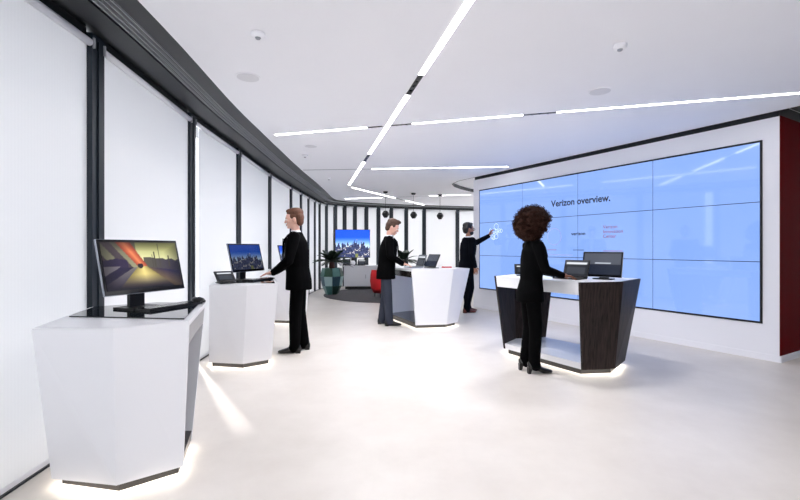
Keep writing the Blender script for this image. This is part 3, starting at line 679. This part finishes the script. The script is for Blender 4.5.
def person(label, loc, rz, J, M, sc=1.0, pitch=0.0, female=False, yaw=0.0):
    S = Matrix.Scale(sc, 4)
    def B(): b_ = MB(); b_.T = S; return b_
    hp = Matrix.Translation((0, 0, 1.55)) @ Matrix.Rotation(yaw, 4, 'Z') @ Matrix.Rotation(pitch, 4, 'Y') @ Matrix.Scale(1.06, 4) @ Matrix.Translation((0, 0, -1.56))
    lean = J.get('lean', .0)
    sh = {s: Vector(J.get('sh%+d' % s, (lean, s*(.165 if female else .195), 1.43))) for s in (-1, 1)}
    el = {s: Vector(J['el%+d' % s]) for s in (-1, 1)}; wr = {s: Vector(J['wr%+d' % s]) for s in (-1, 1)}
    hi = {s: Vector((0, s*.09, .92)) for s in (-1, 1)}; kn = {s: Vector(J.get('kn%+d' % s, (.025, s*.1, .50))) for s in (-1, 1)}; an = {s: Vector(J.get('an%+d' % s, (-.02, s*.1, .09))) for s in (-1, 1)}
    b_ = B()
    b_.stack([(.84, 0, 0, .07, .11), (.95, 0, 0, .085, .125), (1.08, lean*.3, 0, .08, .11), (1.25, lean*.7, 0, .09, .13), (1.38, lean, 0, .085, .14), (1.46, lean, 0, .055, .09)])
    b_.capsule((lean-.012, 0, 1.42), .055, (lean+.012, 0, 1.58), .05 if not female else .044)
    b_.T = S @ Matrix.Translation((lean, 0, 0)) @ hp
    b_.ell((.012, 0, 1.685), (.095, .074, .098)).ell((.042, 0, 1.615), (.06, .053, .058)).ell((.03, 0, 1.655), (.075, .066, .07)).ell((.083, 0, 1.578), (.02, .022, .018))
    b_.capsule((.100, 0, 1.675), .009, (.117, 0, 1.640), .0125).ell((.096, 0, 1.692), (.012, .045, .009)).ell((.098, 0, 1.608), (.012, .024, .010))
    for s in (-1, 1): b_.ell((.0, s*.076, 1.655), (.02, .009, .032)).ell((.078, s*.038, 1.648), (.02, .02, .018))
    b_.T = S
    for s in (-1, 1):
        b_.chain([sh[s], el[s], wr[s]], [.045, .036, .027]); b_.chain([hi[s], kn[s], an[s]], [.075, .05, .035]); b_.capsule(an[s], .03, an[s]+Vector((.05, 0, -.03)), .016)
        hd, hn = J.get('hd%+d' % s, ((1, 0, -.15), (0, 0, 1))); hand(b_, wr[s], hd, hn, J.get('ts%+d' % s, -s))
    body = remesh(b_, 'person', M['skin'], None, .0055, 2)
    body.location = loc; body.rotation_euler = (0, 0, rz); tag(body, label, 'person')
    HT = S @ Matrix.Translation((lean, 0, 0)) @ hp
    def H(): q = MB(); q.T = HT; return q
    for s in (-1, 1):
        ey = H().ell((.089, s*.034, 1.664), (.013, .014, .0095), 10).build('eye', 'eyewhite', body, True); H().ell((.0985, s*.034, 1.664), (.005, .007, .007), 8).build('iris', 'iris', ey, True)
        H().capsule((.106, s*.018, 1.686), .0045, (.096, s*.052, 1.688), .003, 6).build('eyebrow', M['hair'], body, True)
    H().ell((.1065, 0, 1.6115), (.006, .022, .005), 10).ell((.1065, 0, 1.603), (.006, .018, .0055), 10).build('lips', 'lip', body, True)
    # jacket
    j = B()
    if female:
        j.stack([(.80, -.005, 0, .15, .18), (.90, -.005, 0, .148, .18), (1.05, lean*.3, 0, .122, .145), (1.15, lean*.5, 0, .125, .148), (1.28, lean*.8+.012, 0, .142, .165), (1.38, lean, 0, .118, .168), (1.45, lean-.005, 0, .075, .12), (1.485, lean-.01, 0, .058, .068)])
    else:
        j.stack([(.78, -.005, 0, .165, .2), (.90, -.005, 0, .16, .198), (1.06, lean*.3, 0, .145, .178), (1.25, lean*.7, 0, .155, .195), (1.38, lean, 0, .138, .205), (1.45, lean-.005, 0, .095, .17), (1.50, lean-.012, 0, .066, .082)])
    k_ = .86 if female else 1
    for s in (-1, 1):
        j.capsule((lean-.01, s*.07, 1.44), .06*k_, sh[s], .075*k_)
        fw = (wr[s]-el[s]).normalized(); j.chain([sh[s], el[s], wr[s]-fw*.005], [.076*k_, .06*k_, .044*k_])
    jk = remesh(j, 'jacket', M['jacket'], body, .010, 5)
    # shirt front, collar, lapels, cuffs
    fx = lean*.85+.158 if not female else lean+.142
    sp = B(); sp.add([(fx-.002, -.042, 1.40), (fx-.002, .042, 1.40), (fx+.004, 0, 1.16), (lean+.055, -.045, 1.49), (lean+.055, .045, 1.49), (fx-.03, 0, 1.16), (lean, 0, 1.45)], [(0, 1, 2), (0, 3, 4, 1), (1, 5, 2), (0, 2, 5), (3, 6, 4), (1, 4, 6, 5), (0, 5, 6, 3)])
    if M.get('shirt'):
        sp.build('shirt_front', M['shirt'], body)
        B().stack([(1.475, lean-.008, 0, .062, .066), (1.520, lean+.005, 0, .058, .059)], 20).build('shirt_collar', M['shirt'], body, True)
        for s in (-1, 1):
            fw = (wr[s]-el[s]).normalized(); B().capsule(wr[s]-fw*.02, .036*k_, wr[s]+fw*.006, .036*k_).build('shirt_cuff', M['shirt'], body, True)
    for s in (-1, 1):
        B().hexa([(fx+.001, s*.012, 1.15), (fx+.003, s*.05, 1.32), (lean+.075, s*.085, 1.47), (fx-.02, s*.042, 1.41)], [(fx+.010, s*.012, 1.15), (fx+.010, s*.055, 1.32), (lean+.085, s*.085, 1.475), (fx-.008, s*.045, 1.41)]).build('lapel', M['jacket'], jk)
    if M.get('tie'): B().hexa([(fx+.003, -.02, 1.42), (fx+.003, .02, 1.42), (fx+.008, .028, 1.18), (fx+.008, -.028, 1.18)], [(fx+.01, -.02, 1.42), (fx+.01, .02, 1.42), (fx+.014, .028, 1.18), (fx+.014, -.028, 1.18)]).build('tie', M['tie'], body)
    t = B(); t.stack([(.80, -.005, 0, .11, .15), (.90, -.005, 0, .115, .155), (1.0, 0, 0, .10, .135)])
    for s in (-1, 1): t.chain([hi[s]+Vector((-.005, 0, 0)), kn[s], an[s]+Vector((0, 0, .01))], [.088, .078, .066] if not female else [.088, .072, .064]); t.capsule(an[s]+Vector((0, 0, .03)), .06, an[s]+Vector((.015, 0, -.022)), .062)
    remesh(t, 'trousers', M['trousers'], body, .010, 5)
    for s in (-1, 1):
        a = an[s]; up = a.z-.09; lift = .05 if female else 0
        def rg(x, w_, z0, z1, n=14): return [(a.x+x, a.y+w_*math.cos(2*PI*q/n), (z0+z1)/2+(z1-z0)/2*math.sin(2*PI*q/n)) for q in range(n)]
        hz = .055 if female else .0
        rings = [rg(-.075, .018, hz+.03, .07+hz), rg(-.065, .033, hz+.003, .10+hz*.6), rg(-.02, .037, hz*.9+.002, .12), rg(.04, .038, hz*.5+.001, .098), rg(.10, .045, .001, .068), rg(.15, .042, .001, .052), rg(.19, .026, .003, .040), rg(.205, .010, .012, .03)]
        sh_o = B().loft(rings).build('shoe', M['shoe'], body, True)
        for v in sh_o.data.vertices: v.co.z = max(v.co.z, .001)
        if female: B().hexa([(a.x-.075, a.y-.022, 0), (a.x-.045, a.y-.022, 0), (a.x-.045, a.y+.022, 0), (a.x-.075, a.y+.022, 0)], [(a.x-.075, a.y-.028, .075), (a.x-.025, a.y-.028, .075), (a.x-.025, a.y+.028, .075), (a.x-.075, a.y+.028, .075)]).build('heel', M['shoe'], sh_o)
        else: B().hexa([(a.x-.07, a.y-.03, 0), (a.x-.01, a.y-.03, 0), (a.x-.01, a.y+.03, 0), (a.x-.07, a.y+.03, 0)], [(a.x-.07, a.y-.033, .022), (a.x-.01, a.y-.033, .022), (a.x-.01, a.y+.033, .022), (a.x-.07, a.y+.033, .022)]).build('heel', M['shoe'], sh_o)
    # hair
    h = H()
    if not female:
        h.ell((-.008, 0, 1.742), (.099, .081, .064)).ell((-.044, 0, 1.685), (.064, .078, .085)).ell((-.05, 0, 1.64), (.05, .066, .06)).ell((.052, 0, 1.768), (.046, .056, .027))
        for s in (-1, 1): h.ell((.012, s*.068, 1.70), (.038, .012, .035))
        if M.get('quiff'): h.ell((.06, 0, 1.785), (.052, .055, .03)).ell((.0, 0, 1.785), (.07, .06, .028))
        for k in range(60):
            a = random.random()*6.28; q = random.random()**.5; x, y = -.005+.085*q*math.cos(a), .066*q*math.sin(a); h.ell((x, y, 1.735+.055*math.sqrt(max(0, 1-q*q))), (.014, .011, .009), 8)
        remesh(h, 'hair', M['hair'], body, .006, 1)
    else:
        cx, cz = -.03, 1.675
        h.ell((cx, 0, cz+.015), (.155, .15, .15)).ell((cx-.06, 0, cz-.06), (.11, .13, .13))
        for k in range(420):
            v = Vector((random.gauss(0, 1), random.gauss(0, 1), random.gauss(0, 1))).normalized()
            if v.x > .5 and v.z < .35 and abs(v.y) < .75: continue
            R = (.17+.022*random.random())*(1.06 if v.z < 0 and v.x < .2 else 1)
            h.ell((cx+v.x*R*.98, v.y*R*.95, cz+v.z*R*.95), (.018, .018, .018), 6)
        hb = remesh(h, 'hair', M['hair'], body, .009, 1)
        c = H()
        for k in range(2600):
            v = Vector((random.gauss(0, 1), random.gauss(0, 1), random.gauss(0, 1))).normalized()
            if v.x > .5 and v.z < .35 and abs(v.y) < .75: continue
            if v.z < -.85: continue
            R0 = .165; p = Vector((cx, 0, cz))+v*R0*.97; a = v.orthogonal().normalized(); b2 = v.cross(a); ph_ = random.random()*6.28; rr = random.uniform(.008, .014); Ln = random.uniform(.025, .062); pts = []
            for q in range(5):
                t_ = q/4; pts.append(p+v*Ln*t_+a*rr*math.cos(ph_+t_*6)+b2*rr*math.sin(ph_+t_*6))
            c.tube(pts, .0022, 3)
        cu = c.build('hair_curls', M['hair'], hb); cu['kind'] = 'stuff'
    if M.get('beard'):
        H().ell((.05, 0, 1.597), (.062, .059, .05)).ell((.094, 0, 1.60), (.013, .03, .02)).build('beard', M['hair'], body, True)
    if M.get('glasses'):
        gl_ = H()
        for s in (-1, 1):
            pts = [(.118, s*.034+.024*math.cos(2*PI*q/12), 1.664+.019*math.sin(2*PI*q/12)) for q in range(13)]; gl_.tube(pts, .003, 6); gl_.tube([(.116, s*.058, 1.667), (.0, s*.079, 1.672)], .0028, 6)
        gl_.tube([(.119, -.01, 1.668), (.119, .01, 1.668)], .003, 6); gl_.build('glasses', 'black', body)
    return body
SUIT = dict(skin='skinlight', jacket='suit', trousers='suit', shoe='shoeblack', shirt='shirt', hair='hairred', tie='black')
person('red-haired man in a black suit with both hands on the kiosk keyboard', (-1.28, 5.42, 0), PI+.1,
       {'lean': .03, 'el-1': (.08, -.265, 1.15), 'wr-1': (.30, -.13, .998), 'el+1': (.08, .265, 1.15), 'wr+1': (.29, .10, .998), 'an-1': (-.06, -.09, .09), 'kn-1': (.0, -.1, .5), 'an+1': (.03, .1, .09)}, SUIT, 1.0, .10)
person('young man in black jacket and grey trousers typing on the silver laptop', (-.235, 7.27, 0), .05,
       {'lean': .05, 'el-1': (.06, -.255, 1.18), 'wr-1': (.27, -.10, 1.035), 'el+1': (.08, .26, 1.18), 'wr+1': (.27, .09, 1.035), 'an-1': (.05, -.09, .09), 'an+1': (-.07, .1, .09), 'kn+1': (-.01, .1, .5)},
       dict(skin='skinlight', jacket='suit', trousers='trousergrey', shoe='shoeblack', shirt='shirt', hair='hairbrown', quiff=True), 1.0, .42)
person('man in dark navy suit and brown shoes touching the video wall', (1.36, 8.72, 0), .28,
       {'lean': .02, 'el-1': (-.02, -.255, 1.17), 'wr-1': (.07, -.225, .92), 'hd-1': ((.15, 0, -1), (0, -1, 0)), 'ts-1': 1, 'sh+1': (.05, .19, 1.44), 'el+1': (.29, .17, 1.40), 'wr+1': (.51, .05, 1.535), 'hd+1': ((.45, 0, .9), (-1, 0, .4)), 'an-1': (-.05, -.09, .09), 'an+1': (.06, .09, .09)},
       dict(skin='skinmid', jacket='navysuit', trousers='navysuit', shoe='shoebrown', shirt='shirt', hair='hairblack', beard=True, glasses=True), 1.01, .0)
person('woman with big curly hair in black trouser suit at the dark wood desk', (1.37, 4.52, 0), .05,
       {'lean': .03, 'el-1': (.09, -.215, 1.17), 'wr-1': (.33, -.10, 1.10), 'el+1': (.09, .215, 1.16), 'wr+1': (.32, .11, 1.10), 'an-1': (.02, -.07, .11), 'an+1': (-.03, .08, .11)},
       dict(skin='skindark', jacket='suit', trousers='suit', shoe='shoeblack', shirt=None, hair='hairafro'), .925, .22, True)
